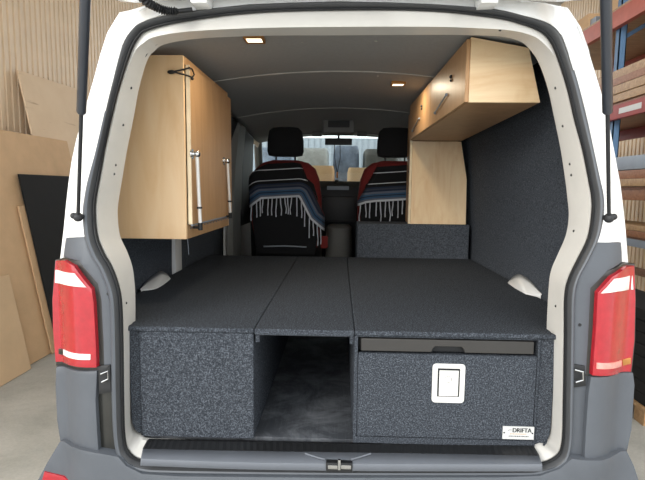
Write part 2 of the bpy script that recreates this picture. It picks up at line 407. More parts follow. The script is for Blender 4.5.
rows = [ed]
for y, k in ((.22, .12), (.4, .45), (.6, .75), (1.0, 1)):
    rows.append([V((lerp(a.x, c.x, k), y, lerp(a.z, c.z, k))) for a, c in zip(ed, fu)])
rows.append([V((c.x, 2.35, c.z)) for c in fu])
MB().loft(rows).build('body_shell', 'white', van, solid=.012)
# cab: roof, lower doors, pillars, bonnet, glass
rows = []
for y, dz, kx in ((2.35, 0, 1), (2.9, -.02, .97), (3.3, -.08, .93)):
    rows.append([V((c.x*kx, y, c.z+dz)) for c in fu if c.z > 1.9])
MB().loft(rows).build('cab_roof', 'white', van, solid=.015)
for sx in (-1, 1):
    MB().loft([[V((sx*x, y, z)) for x, z in ((.93, .45), (.95, .75), (.955, 1.1), (.945, 1.32))] for y in (2.35, 3.0, 3.6, 4.3)]).build('front_door', 'white', van, solid=.04)
    MB().tube([V((sx*.80, 3.25, 1.96)), V((sx*.86, 3.7, 1.62)), V((sx*.90, 4.1, 1.36))], .04, 8).build('windscreen_pillar', 'grey_trim', van)
    MB().loft([[V((sx*.93, 2.5, 1.34)), V((sx*.93, 3.95, 1.34))], [V((sx*.86, 2.5, 1.93)), V((sx*.83, 3.25, 1.90))]]).build('door_glass', 'glass', van, solid=.004)
MB().loft([[V((-.86, 4.1, 1.36)), V((0, 4.2, 1.36)), V((.86, 4.1, 1.36))], [V((-.79, 3.28, 1.955)), V((0, 3.36, 1.99)), V((.79, 3.28, 1.955))]]).build('windscreen', 'glass', van, solid=.005)
MB().sup([(.4, 0, 4.35, .9, .45), (.9, 0, 4.35, .92, .47), (1.15, 0, 4.3, .9, .45), (1.30, 0, 4.15, .86, .3)]).build('bonnet', 'white', van)

# interior lining ---------------------------------------------------------
def ceil_z(x, y):
    z = 2.03-.125*x*x
    if y > 2.2: z -= .07*((y-2.2)/.9)
    return z
iL = 42   # E index of the left top corner (152,49); right (531,46.5) is 5
wall_half = [(.915, .55), (.93, .8), (.93, 1.0), (.925, 1.2), (.895, 1.6), (.86, 1.8), (.80, ceil_z(.8, 1))]
for sx, idx in ((-1, list(range(27, 43))), (1, list(range(20, 4, -1)))):
    ee = resample([E_[i]+V((sx*.006, -.004, 0)) for i in (range(27*N, 42*N+1) if sx < 0 else range(20*N, 5*N-1, -1))], 24)
    ff = resample([V((sx*x, 0, z)) for x, z in wall_half], 24)
    rows = [ee]
    for y, k in ((.2, .45), (.3, .85), (.42, 1)):
        rows.append([V((lerp(a.x, c.x, k), y, lerp(a.z, c.z, k))) for a, c in zip(ee, ff)])
    for y in (.8, 1.2, 1.6, 2.0, 2.35): rows.append([V((c.x, y, c.z)) for c in ff])
    MB().loft(rows).build('side_lining', 'lining', van, solid=.006)
# headliner
ee = resample([E_[i]+V((0, -.004, .005)) for i in list(range(42*N, 46*N))+list(range(0, 5*N+1))], 31)
rows = [ee]
for y, k in ((.2, .5), (.28, .85), (.38, 1), (.7, 1), (1.06, 1)):
    rows.append([lerp(V((a.x, y, a.z)), V((lerp(-.80, .80, q/30), y, ceil_z(lerp(-.80, .80, q/30), y))), k) for q, a in enumerate(ee)])
for y in (1.4, 1.8, 2.2, 2.6, 3.0, 3.3):
    rows.append([V((x, y, ceil_z(x, y))) for x in [lerp(-.80, .80, q/30) for q in range(31)]])
hl = MB().loft(rows).build('headliner', 'head', van, solid=.006)
for y in (1.06, 2.2):
    MB().tube([V((lerp(-.78, .78, q/24), y, ceil_z(lerp(-.78, .78, q/24), y)-.003)) for q in range(25)], .0055, 6).build('joint_strip', 'joint', hl)
for px, py in ((244, 48), (302, 42), (376, 41), (378, 76), (350, 88)):
    d = ray(px, py); tt = .6
    for _ in range(400):
        p = CAM+d*tt
        if p.z > ceil_z(p.x, p.y)-.004: break
        tt += .01
    MB().sphere(p, .007, (1, 1, .4)).build('rivet', 'joint', hl)
# floor of the load bay and cab
MB().box(-.92, .92, .12, 2.35, .535, .556).build('load_floor', 'dusty', van)
MB().box(-.92, .92, 2.352, 4.2, .50, .53).build('cab_floor', 'black', van)
# sill plate
L0 = [P(px, py, Y=.078) for px, py in ((147, 441.5), (240, 443), (340, 445), (440, 446.5), (534, 447.5))]
L1 = [P(px, py, Y=.036) for px, py in ((143, 450), (240, 452), (340, 453.5), (440, 455), (539, 457))]
L2 = [P(px, py, Y=.0) for px, py in ((141, 459), (240, 462.5), (340, 464), (440, 464.5), (542, 464.5))]
for L in (L0, L1, L2): L[:] = smooth_loop(L, 30, False)
n0 = len(L0)
rib0 = [a+V((0, 0, .002*(i % 2))) for i, a in enumerate(L0)]; rib1 = [a+V((0, 0, .002*(i % 2)+.002)) for i, a in enumerate(L1)]
MB().loft([[a+V((0, .02, -.004)) for a in L0], rib0, rib1]).build('ribbed_strip', 'black', van, smooth=False, solid=.006)
sp_ = MB().loft([[a+V((0, 0, .002)) for a in L1], L2, [a+V((0, -.004, -.02)) for a in L2]]).build('sill_plate', 'sill', van, solid=.006)
for sx in (-1, 1):
    MB().tube([P(338+sx*33, 453.5, Y=.03), P(338+sx*22, 457, Y=.015), P(338+sx*13, 459.5, Y=.006)], .003, 6).build('moulded_ridge', 'sill', sp_)
c0, c1 = P(326, 458.5, Y=.016), P(352.5, 471, Y=.002)
lt = MB().box(c0.x, c1.x, -.008, .03, c1.z, c0.z, .006).build('tailgate_latch', 'black', van)
for a, c in ((328, 337.5), (341, 351)):
    q0, q1 = P(a, 465, Y=-.01), P(c, 469, Y=-.01)
    MB().box(q0.x, q1.x, -.012, -.007, q1.z, q0.z, .001).build('latch_plate', 'chrome', lt)
q0, q1 = P(338, 459.5, Y=-.01), P(340.5, 469.5, Y=-.01)
MB().box(q0.x, q1.x, -.014, -.007, q1.z, q0.z, .001).build('latch_hook', 'chrome', lt)
for px in (228, 290, 386, 448):
    c = P(px, 443+ (px-228)*.016, Y=.085); MB().sphere(c+V((0, 0, .004)), .006, (1, 1, .5)).build('sill_screw', 'black', van)
# wheel arches showing in the gap beside the bed
for sx, b3, t3 in ((-1, [(141, 290), (148.5, 289.5), (156, 288), (164, 283.5), (170.4, 278.5)], [(141, 290), (148, 280), (159.5, 271.7), (166, 273.5), (170.4, 278.5)]),
                   (1, [(508, 282.5), (516, 288), (526, 293), (533, 294), (541, 295)], [(508, 282.5), (513, 277), (520, 274.6), (530.5, 281), (541, 295)])):
    bo = [P(*p, Z=.959) for p in b3]; to = [P(*p, X=sx*.922) for p in t3]; to[0] = bo[0]+V((sx*.004, 0, .002)); to[-1] = bo[-1]+V((sx*.004, 0, .002))
    bo = smooth_loop(bo, 4, False); to = smooth_loop(to, 4, False)
    mid = [lerp(a, c, .55)+V((-sx*.012*math.sin(math.pi*i/(len(bo)-1)), 0, .012*math.sin(math.pi*i/(len(bo)-1)))) for i, (a, c) in enumerate(zip(bo, to))]
    MB().loft([[p+V((0, 0, -.03)) for p in bo], bo, mid, to]).build('wheel_arch', 'white', van, solid=.004)
# body rib between cabinet and bed on the left
MB().box(-.935, -.905, 1.14, 1.25, .93, 1.35, .006).build('body_rib', 'white', van)
# B pillar, seat belt, dark slab added to block light from the door window
MB().loft([[V((-.90, y, z)) for y, z in ((2.36, 2.0), (2.36, 1.6), (2.36, 1.2), (2.36, .6))], [V((-.80, 2.40, 1.93)), V((-.835, 2.40, 1.6)), V((-.86, 2.40, 1.2)), V((-.86, 2.40, .6))], [V((-.78, 2.56, 1.92)), V((-.82, 2.60, 1.6)), V((-.845, 2.66, 1.2)), V((-.845, 2.66, .6))], [V((-.88, 2.62, 1.92)), V((-.90, 2.66, 1.6)), V((-.92, 2.72, 1.2)), V((-.92, 2.72, .6))]]).build('door_pillar', 'grey_trim', van)
MB().loft([[V((.90, y, z)) for y, z in ((2.36, 2.0), (2.36, 1.6), (2.36, 1.2), (2.36, .6))], [V((.80, 2.40, 1.93)), V((.835, 2.40, 1.6)), V((.86, 2.40, 1.2)), V((.86, 2.40, .6))], [V((.78, 2.56, 1.92)), V((.82, 2.60, 1.6)), V((.845, 2.66, 1.2)), V((.845, 2.66, .6))], [V((.88, 2.62, 1.92)), V((.90, 2.66, 1.6)), V((.92, 2.72, 1.2)), V((.92, 2.72, .6))]]).build('door_pillar', 'grey_trim', van)
for sx in (-1, 1):
    MB().prism([V((sx*.845, 2.64, 1.1)), V((sx*.835, 2.64, 1.95)), V((sx*.805, 3.08, 1.95)), V((sx*.84, 3.12, 1.1))], (sx*.03, 0, 0)).build('window_blocker', 'dark', van)
# dashboard, console, mirror
dz = 1.50
dash = MB().loft([[V((x, y, z)) for y, z in ((3.35, .6), (3.30, 1.0), (3.22, 1.30), (3.24, 1.44), (3.32, dz), (3.6, dz), (4.1, 1.38), (4.2, .6))] for x in (-.88, -.6, -.2, .2, .6, .88)]).build('dashboard', 'dark', van)
q0, q1 = P(327, 186, Y=3.2), P(349, 190, Y=3.2)
MB().box(q0.x, q1.x, 3.20, 3.24, q1.z, q0.z, .004).build('radio_trim', 'greysteel', dash)
q0, q1 = P(322, 196, Y=3.22), P(356, 222, Y=3.22)
MB().box(q0.x, q1.x, 3.20, 3.3, q1.z, q0.z, .02).build('centre_stack', 'black', dash)
q0, q1 = P(327, 226, Y=2.95), P(348, 262, Y=2.95)
MB().sup([(q1.z-.1, .0, 3.05, .13, .2), (q0.z-.02, .0, 3.08, .12, .18), (q0.z, .0, 3.1, .10, .16)]).build('gear_console', 'grey_trim', van)
q0, q1 = P(323.5, 117.5, Y=2.62), P(354, 133, Y=2.62)
co = MB().box(q0.x, q1.x, 2.60, 2.84, q1.z, ceil_z(0, 2.7)+.002, .012).build('overhead_console', 'grey_trim', van)
q0, q1 = P(328, 120.5, Y=2.6), P(349.5, 127.5, Y=2.6)
MB().box(q0.x, q1.x, 2.594, 2.61, q1.z, q0.z, .006).build('console_pocket', 'dark', co)
q0, q1 = P(325, 138, Y=3.0), P(352, 145, Y=3.0)
mr = MB().box(q0.x, q1.x, 3.0, 3.03, q1.z, q0.z, .008).build('rear_view_mirror', 'black', van)
MB().tube([V(((q0.x+q1.x)/2, 3.03, q0.z-.01)), V(((q0.x+q1.x)/2, 3.2, q0.z+.05)), V(((q0.x+q1.x)/2, 3.33, 1.965))], .01, 8).build('mirror_stem', 'black', mr)
for px in (317, 362):
    q0 = P(px, 133, Y=3.1); MB().box(q0.x-.045, q0.x+.045, 3.08, 3.13, q0.z-.03, q0.z+.04, .01).build('visor_clip', 'grey_trim', van)
for x0, x1 in ((-.72, -.14), (.17, .72)):
    MB().box(x0, x1, 3.12, 3.14, 1.935, 1.985, .008).build('sun_visor', 'grey_trim', van)

# tailgate, raised
tg = MB()
prof = [(.13, 2.00), (.05, 1.985), (-.05, 2.03), (-.55, 2.19), (-1.10, 2.30), (-1.12, 2.36), (-.55, 2.27), (-.05, 2.13), (.12, 2.07)]
def tail_row(x, k): return [V((x, y, z+k)) for y, z in prof]
xs = [(-.745, .02), (-.72, .004), (-.66, 0), (-.35, .012), (0, .02), (.35, .012), (.68, 0), (.75, .004), (.775, .02)]
tgo = tg.loft([tail_row(x, k+.022) for x, k in xs], True, True).build('tailgate', 'white', van, bevel=.01)
for px in (200.5, 488):
    c = P(px, 4, Y=.07)
    hg = MB().box(c.x-.026, c.x+.026, .05, .13, c.z-.004, c.z+.06, .006).build('tailgate_hinge', 'white', tgo)
    MB().box(c.x-.013, c.x+.013, .044, .055, c.z+.008, c.z+.045, .003).build('hinge_slot', 'slate', tgo)
for pa, Yt in (((78, 217), -.52), ((609, 218), -.52)):
    sx = -1 if pa[0] < 300 else 1
    a = S(pa[0], pa[1], -.045)
    # upper end on the tailgate, so that the strut passes the frame top near x=86 / 604
    e = P(92 if sx < 0 else 603, -215, Y=Yt)
    gs = thing  # keep name space tidy
    g = MB(); d = e-a
    k = .0
    # join of rod and cylinder where the photo shows it (y ~ 113)
    best = min(range(1, 1000), key=lambda i: abs((lambda v: H/2-F*v.dot(up)/v.dot(fw))(a+d*(i/1000)-CAM)-113))/1000
    o = MB().tube([a+d*best, a+d*(best+.004), e], [.0105, .0125, .0125], 16).build('gas_strut', 'strut', van)
    MB().tube([a, a+d*best], .0055, 12).build('strut_rod', 'dark', o)
    jb = MB().sphere(a, .015); jb.tube([a, a+V((0, .05, 0))], .008, 10); jb.sphere(a+V((sx*.012, -.004, .004)), .010)
    jb.build('ball_joint', 'dark', o)
# corrugated wiring boot from tailgate to roof
pts = [P(px, py, Y=y) for px, py, y in ((134, -14, -.03), (144, 0, .0), (154, 6, .03), (163, 10, .05), (172, 11.5, .065), (184, 10.5, .08), (192, 9.5, .09))]
pts = smooth_loop(pts, 16, False)
MB().tube(pts, [.0115+.003*math.sin(i*1.5) if i < 72 else .007 for i in range(len(pts))], 12).build('wiring_boot', 'black', van)

# ------------------------------------------------------------------ bed boxes
zd, zf, YD = .956, .562, .085
def slab(outline, z0, z1, name, mat, parent, bevel=.006):
    return MB().prism([V((x, y, z0)) for x, y in outline], (0, 0, z1-z0)).build(name, mat, parent, smooth=True, bevel=bevel)
xl0, xs1, xs2, xr1 = P(125.5, 329, Y=YD).x, -.280, .058, P(557.5, 336, Y=YD).x
# left storage box
bx = thing('storage_box', ((xl0+xs1)/2, 1.0, zf), 'dark carpeted box on the left of the load bay, plain front without a drawer', 'storage box')
slab([(xl0, YD), (xs1-.002, YD), (xs1-.002, 1.84), (-.905, 1.84), (-.905, .99), (-.872, .93), (-.865, .72), (-.896, .665), (-.892, .42), (xl0+.005, .12)], zd-.018, zd, 'bed_top', 'carpet', bx)
fx0 = P(141, 400, Y=YD+.006).x
MB().box(fx0, xs1-.004, YD+.004, 1.84, zf, zd-.018).build('box_body', 'carpet', bx, bevel=.004)
def filler(x_in, x_out, name, parent):
    s_ = 1 if x_out > x_in else -1; rx, rz = .032, .062
    pts = [(x_in, zd-.018), (x_out, zd-.018)]
    for q in range(9):
        a = q/8*math.pi/2; pts.append((x_out-s_*rx*(1-math.cos(a)), zf+.004+rz-rz*math.sin(a)))
    pts.append((x_in, zf+.003))
    return MB().prism([V((x, YD+.014, z)) for x, z in pts], (0, .03, 0)).build(name, 'carpet', parent, bevel=.004)
filler(fx0-.001, P(129.5, 380, Y=YD+.012).x, 'side_filler', bx)
# centre panel
cp = thing('bed_panel', ((xs1+xs2)/2, 1.0, zd-.03), 'dark carpeted bed board bridging the open aisle between the two boxes', 'bed panel')
MB().box(xs1, xs2-.001, YD-.002, 1.838, zd-.022, zd+.001).build('panel_board', 'carpet', cp, bevel=.005)
for x0, x1 in ((xs1+.001, xs1+.016), (xs2-.016, xs2-.001)):
    MB().box(x0, x1, YD+.012, 1.8, zd-.05, zd-.0225).build('support_cleat', 'carpet', cp, bevel=.002)
# right drawer box
db = thing('drawer_box', ((xs2+xr1)/2, 1.0, zf), 'dark carpeted drawer box on the right of the load bay, with steel latch and label', 'drawer box')
slab([(xs2, YD), (xr1, YD), (xr1-.005, .12), (.892, .42), (.896, .665), (.865, .72), (.872, .93), (.905, .99), (.905, 1.84), (xs2, 1.84)], zd-.018, zd, 'bed_top', 'carpet', db)
fx1 = P(537, 400, Y=YD+.006).x
# body as panels round the drawer opening
dz0 = P(445, 438.5, Y=YD).z; sz0, sz1 = P(448, 354, Y=YD).z, P(448, 339.5, Y=YD).z
dx0, dx1 = P(357, 390, Y=YD).x, P(536, 390, Y=YD).x
tx0, tx1 = P(360, 346, Y=YD).x, P(535.5, 348, Y=YD).x
bd = MB()
bd.box(xs2, dx0-.001, YD+.002, 1.84, zf, zd-.018); bd.box(dx1+.001, fx1, YD+.002, 1.84, zf, zd-.018)
bd.box(dx0-.001, dx1+.001, YD+.002, 1.84, zf, dz0-.002); bd.box(dx0-.001, dx1+.001, YD+.002, 1.84, sz1+.002, zd-.018)
bd.build('box_body', 'carpet', db, bevel=.003)
filler(fx1+.001, P(554.5, 385, Y=YD+.012).x, 'side_filler', db)
dr = MB().box(dx0+.002, dx1-.002, YD-.003, YD+.02, dz0+.001, sz0-.003).build('drawer', 'carpet', db, bevel=.004)
MB().box(dx0+.01, dx1-.01, YD+.02, 1.2, dz0+.004, sz0-.01).build('drawer_tub', 'carpet', dr)
# slide-out table in the slot
nx0, nx1, nd = P(433, 347, Y=YD).x, P(464, 347, Y=YD).x, .020
za, zb = sz0+.004, sz1-.003
tp = [(tx0+.004, za), (nx0-.004, za), (nx0, za+nd*.6), (nx0+.008, za+nd), (nx1-.008, za+nd), (nx1, za+nd*.6), (nx1+.004, za), (tx1-.004, za), (tx1-.004, zb), (tx0+.004, zb)]
MB().box(tx0, tx1, YD+.03, 1.5, sz0-.002, sz1+.0015).build('slot_liner', 'black', db)
MB().prism([V((x, YD+.002, z)) for x, z in tp], (0, .02, 0)).build('slide_table', 'tray', db, bevel=.002)
# paddle latch
def rr(x0, x1, z0, z1, r, y, n=5):
    out = []
    for cx, cz, a0 in ((x1-r, z1-r, 0), (x0+r, z1-r, 90), (x0+r, z0+r, 180), (x1-r, z0+r, 270)):
        for q in range(n+1):
            a = R(a0+90*q/n); out.append(V((cx+r*math.cos(a), y, cz+r*math.sin(a))))
    return out
a, c = P(432.5, 363, Y=YD), P(463.5, 402.5, Y=YD)
pl = MB().prism(rr(a.x, c.x, c.z, a.z, .012, YD-.007), (0, .005, 0)).build('paddle_latch', 'steel', dr, bevel=.0015)
pl['label'] = 'pale steel paddle latch'
a2, c2 = P(437.5, 367.5, Y=YD), P(458.5, 396, Y=YD)
MB().box(a2.x, c2.x, YD-.0078, YD-.0065, c2.z, a2.z).build('latch_recess', 'ink', pl)
a3, c3 = P(439, 369.3, Y=YD), P(457, 395, Y=YD)
MB().box(a3.x, c3.x, YD-.011, YD-.0076, c3.z, a3.z, .001).build('latch_paddle', 'steel', pl)
lk = P(447.5, 378, Y=YD); 
MB().tube([V((lk.x+.011*math.cos(q*.3), YD-.0115, lk.z+.011*math.sin(q*.3))) for q in range(-7, 11)], .0012, 6).build('lock_ring', 'chrome', pl)
for px, py in ((435, 371), (461.5, 371), (435, 396), (461.5, 396)):
    q = P(px, py, Y=YD); MB().sphere(V((q.x, YD-.007, q.z)), .0022, (1, .5, 1)).build('latch_rivet', 'chrome', pl)
# label plate
a, c = P(502.5, 425.5, Y=YD), P(533, 439, Y=YD)
lp = MB().box(a.x, c.x, YD-.0052, YD-.003, c.z, a.z).build('label_plate', 'paper', dr)
lp['label'] = 'small white label plate'
def text(body, size, x, y, z, mat, parent, name, sxx=1.):
    cu = bpy.data.curves.new(name, 'FONT'); cu.body = body; cu.size = size; cu.extrude = .0002; cu.align_x = 'CENTER'; cu.align_y = 'CENTER'
    o = bpy.data.objects.new(name, cu); COL.objects.link(o)
    o.rotation_euler = (R(90), 0, 0); o.location = (x, y, z); o.scale = (sxx, 1, 1)
    bpy.context.view_layer.update()
    me = bpy.data.meshes.new_from_object(o.evaluated_get(bpy.context.evaluated_depsgraph_get())); me.transform(o.matrix_world)
    bpy.data.objects.remove(o); b = MB()
    for dx in (-.0006, 0, .0006):
        me.transform(Matrix.Translation((dx, 0, 0))); b.bm.from_mesh(me); me.transform(Matrix.Translation((-dx, 0, 0)))
    bpy.data.meshes.remove(me)
    return b.build(name, mat, parent, smooth=False)
wl, hl_ = c.x-a.x, a.z-c.z
text('DRIFTA', hl_*.47, a.x+wl*.61, YD-.0058, c.z+hl_*.70, 'ink', lp, 'label_lettering', .9)
tk = MB(); tk.tube([V((a.x+wl*.17, YD-.0054, c.z+hl_*.66)), V((a.x+wl*.21, YD-.0054, c.z+hl_*.74)), V((a.x+wl*.28, YD-.0054, c.z+hl_*.72))], .0007, 6); tk.build('label_emblem', 'ink', lp)
for zz, x0, x1, mm in ((.42, .24, .76, 'ink_orange'), (.24, .2, .84, 'ink')):
    k = MB(); x = x0
    while x < x1:
        w_ = random.uniform(.02, .05); k.box(a.x+wl*x, a.x+wl*min(x1, x+w_), YD-.0055, YD-.0051, c.z+hl_*(zz-.03), c.z+hl_*(zz+.03)); x += w_+.018
    k.build('label_small_print', mm, lp, smooth=False)
for fx in (.05, .95):
    MB().sphere(V((a.x+wl*fx, YD-.0052, c.z+hl_*.5)), .0028, (1, .5, 1)).build('label_screw', 'ink', lp)

# carpeted bulkhead
bk0 = P(357, 240, Y=1.85).x
bh = thing('bulkhead_box', (.5, 2.0, zf), 'dark carpeted bulkhead box at the front end of the bed, behind the right seat', 'bulkhead')
MB().box(bk0, .895, 1.846, 2.1, zf, 1.190).build('bulkhead_body', 'lining', bh, bevel=.006)

# ------------------------------------------------------------------ cabinets
# left cabinet
yc0, yc1, xi = .42, 1.17, -.612
zb_, zt = 1.22, 1.936
cl = thing('wall_cabinet', (-.78, .9, zb_), 'pale plywood wall cabinet on the left with two chrome gas stays on its door', 'cabinet')
out = [(-.905, zb_), (-.885, 1.6), (-.83, 1.85), (-.795, 1.936)]
def cab_poly(y, dx=0.): return [V((xi, y, zb_)), V((xi, y, zt))]+[V((x+dx, y, z)) for x, z in reversed(out)]
MB().prism(cab_poly(yc0), (0, .015, 0)).build('end_panel', 'ply_pale', cl, bevel=.001)
MB().prism(cab_poly(yc1-.015), (0, .015, 0)).build('end_panel', 'ply_pale', cl)
MB().prism([V((xi-.016, yc0+.0155, zb_)), V((xi-.016, yc0+.0155, zb_+.015)), V((-.89, yc0+.0155, zb_+.015)), V((-.89, yc0+.0155, zb_))], (0, yc1-yc0-.031, 0)).build('base_panel', 'ply_shaded', cl)
MB().prism([V((xi-.016, yc0+.0155, zt-.015)), V((xi-.016, yc0+.0155, zt)), V((-.785, yc0+.0155, zt)), V((-.785, yc0+.0155, zt-.015))], (0, yc1-yc0-.031, 0)).build('top_panel', 'ply_shaded', cl)
# fixed strip below the hinge and behind the stays, then the drop door
hz = zb_+.055
MB().box(xi-.0155, xi, yc0+.0155, yc1-.0155, zb_, hz).build('hinge_rail', 'ply_shaded', cl)
MB().box(xi-.0155, xi, yc0+.0155, yc1-.0155, zt-.03, zt).build('top_rail', 'ply_shaded', cl)
dr_l = MB().box(xi+.003, xi+.019, yc0+.022, yc1-.003, hz+.004, zt-.032).build('door', 'ply_shaded', cl, bevel=.001)
MB().box(xi+.003, xi+.0188, yc0+.0195, yc0+.022, hz+.004, zt-.032).build('door_edge', 'ply_edge', dr_l)['label'] = 'pale ply edge'
hg = MB(); hg.tube([V((xi+.014, yc0+.03, hz)), V((xi+.014, yc1-.01, hz))], .005, 8)
for k in range(14): hg.sphere(V((xi+.003, yc0+.05+k*.052, hz-.014)), .003)
hg.build('piano_hinge', 'greysteel', dr_l)
for (pt, pb) in (((197, 154), (200.5, 230)), ((227.5, 161), (230.5, 218))):
    # stays lie just proud of the door
    a, c = P(*pt, X=xi+.040), P(*pb, X=xi+.040)
    st_ = MB().tube([lerp(a, c, .0), lerp(a, c, .92)], .0075 if pt[0] < 210 else .007, 14).build('gas_stay', 'steel', dr_l)
    st_['label'] = 'chrome gas stay'
# end caps as sub-parts of the door
for (pt, pb) in (((197, 154), (200.5, 230)), ((227.5, 161), (230.5, 218))):
    a, c = P(*pt, X=xi+.040), P(*pb, X=xi+.040)
    k = MB(); k.tube([lerp(a, c, .90), c], .0095, 12); k.tube([c-V((.03, 0, -.01)), c+V((.004, 0, .01))], .005, 8); k.build('stay_end_cap', 'black', dr_l)
    k = MB(); k.sphere(a, .014); k.tube([a-V((.022, 0, 0)), a], .011, 12); k.tube([a-V((.022, 0, 0)), a-V((.017, 0, 0))], .02, 14); k.build('stay_bracket', 'chrome', dr_l)
    k = MB(); k.tube([lerp(a, c, .70)-V((.0, 0, .004)), lerp(a, c, .70)+V((0, 0, .004))], .011, 12); k.build('stay_collar', 'dark', dr_l)
# bungee catch at the top
kn = P(171.5, 72, Y=yc0-.012)
k = MB(); k.sphere(kn, .011, (1.5, .8, .7)); k.tube([kn, V((kn.x, yc0, kn.z))], .005, 8); bg = k.build('bungee_knob', 'bungee', cl)
e1, e2 = V((xi+.026, yc0+.03, P(188, 68.5, Y=yc0+.02).z)), V((xi+.026, yc0+.03, P(188, 77, Y=yc0+.02).z))
k = MB()
for e_ in (e1, e2): k.tube([kn+V((.008, -.006, 0)), lerp(kn, e_, .6)+V((.004, -.014, 0)), V((xi+.023, yc0+.008, e_.z)), e_], .0032, 8)
k.tube([e1, V((xi+.028, yc0+.05, (e1.z+e2.z)/2)), e2], .0032, 8); k.sphere(e2+V((0, .0, -.004)), .006); k.build('bungee_loop', 'bungee', bg)
k = MB(); k.tube([V((xi-.06, .62, zb_-.001)), V((xi-.055, .62, zb_-.09))], .0016, 6); k.build('pull_cord', 'greysteel', cl)

# right overhead locker
yo0, yo1 = .375, 1.838
oh = thing('overhead_locker', (.62, 1.1, 1.755), 'plywood overhead locker along the right side under the ceiling', 'cabinet')
def oh_poly(y, k, xin=.478): return [V((xin, y, 1.755)), V((lerp(.742, .815, k), y, 1.755)), V((lerp(.69, .74, k), y, lerp(1.952, 1.935, k))), V((xin, y, 1.990))]
MB().prism(oh_poly(yo0, 0), (0, .015, 0)).build('end_panel', 'ply_knot_h', oh, bevel=.001)
p0, p1 = oh_poly(yo0+.0152, 0), oh_poly(yo1, 1)
MB().loft([[p0[0], p0[1], p0[1]+V((0, 0, .012)), p0[0]+V((0, 0, .012))], [p1[0], p1[1], p1[1]+V((0, 0, .012)), p1[0]+V((0, 0, .012))]], True, True).build('base_panel', 'ply_shaded', oh)
MB().loft([[p0[3], p0[2], p0[2]-V((0, 0, .012)), p0[3]-V((0, 0, .012))], [p1[3], p1[2], p1[2]-V((0, 0, .012)), p1[3]-V((0, 0, .012))]], True, True).build('top_panel', 'ply_shaded', oh)
MB().prism(oh_poly(yo1-.015, 1), (0, .015, 0)).build('end_panel', 'ply_shaded', oh)
for y0, y1 in ((yo0+.006, 1.085), (1.090, yo1-.002)):
    d_ = MB().box(.464, .4775, y0, y1, 1.757, 1.984).build('door', 'ply_shaded', oh, bevel=.001)
    ym = (y0+y1)/2
    k = MB(); k.sphere(V((.462, ym-.12, 1.90)), .008); k.sphere(V((.462, ym-.12, 1.885)), .006); k.build('finger_catch', 'black', d_)
    k = MB(); k.tube([V((.458, ym-.05, 1.84)), V((.458, ym+.20, 1.80))], .003, 8); k.sphere(V((.460, ym-.05, 1.84)), .007); k.sphere(V((.460, ym+.2, 1.80)), .007); k.build('door_stay', 'greysteel', d_)
# right tall cupboard
tc_ = thing('tall_cupboard', (.67, 2.0, 1.19), 'knotty plywood cupboard standing on the carpeted bulkhead behind the right seat', 'cabinet')
tall = [V((.490, 1.848, 1.192)), V((.868, 1.848, 1.192)), V((.862, 1.848, 1.5)), V((.815, 1.848, 1.752)), V((.490, 1.848, 1.752))]
MB().prism(tall, (0, .015, 0)).build('end_panel', 'ply_knot', tc_, bevel=.001)
MB().box(.505, .80, 1.864, 2.08, 1.192, 1.96).build('cupboard_body', 'ply_shaded', tc_)
d_ = MB().box(.488, .504, 1.864, 2.08, 1.194, 1.955).build('door', 'ply_shaded', tc_, bevel=.001)
for z_ in (1.40, 1.55, 1.63):
    MB().sphere(V((.486, 1.93, z_)), .008).build('finger_catch', 'chrome', d_)
MB().box(.474, .4875, 1.842, 1.862, 1.194, 1.955).build('edge_strip', 'ply_edge', tc_)['label'] = 'pale edge strip'

# ------------------------------------------------------------------ ceiling lights
for px, py, lab in ((254.5, 38.5, 'lit square brass rimmed lamp in the ceiling near the rear opening'), (398, 83.5, 'lit square brass rimmed lamp in the ceiling beside the overhead locker')):
    d = ray(px, py); tt = .6
    for _ in range(4000):
        p = CAM+d*tt
        if p.z > (ceil_z(p.x, p.y) if p.y > .38 else lerp(1.945, ceil_z(p.x, .38), clamp((p.y-.12)/.26)))-.008: break
        tt += .001
    L_ = thing('ceiling_light', p, lab, 'ceiling light', 'ceiling lamps in the load bay')
    q = .030
    f_ = MB()
    for a in ((-q-.008, q+.008, -q-.008, -q), (-q-.008, q+.008, q, q+.008), (-q-.008, -q, -q, q), (q, q+.008, -q, q)):
        f_.box(p.x+a[0], p.x+a[1], p.y+a[2], p.y+a[3], p.z-.010, p.z+.006, .001)
    f_.build('bezel', 'brass', L_)
    MB().box(p.x-q, p.x+q, p.y-q, p.y+q, p.z-.006, p.z+.004).build('diffuser', 'glow', L_)
    ld = bpy.data.lights.new('lamp_bulb', 'AREA'); ld.shape = 'SQUARE'; ld.size = .055; ld.energy = 1.6; ld.color = (1, .86, .64)
    lo = bpy.data.objects.new('lamp_bulb', ld); COL.objects.link(lo); lo.parent = L_; lo.location = (0, 0, -.013)

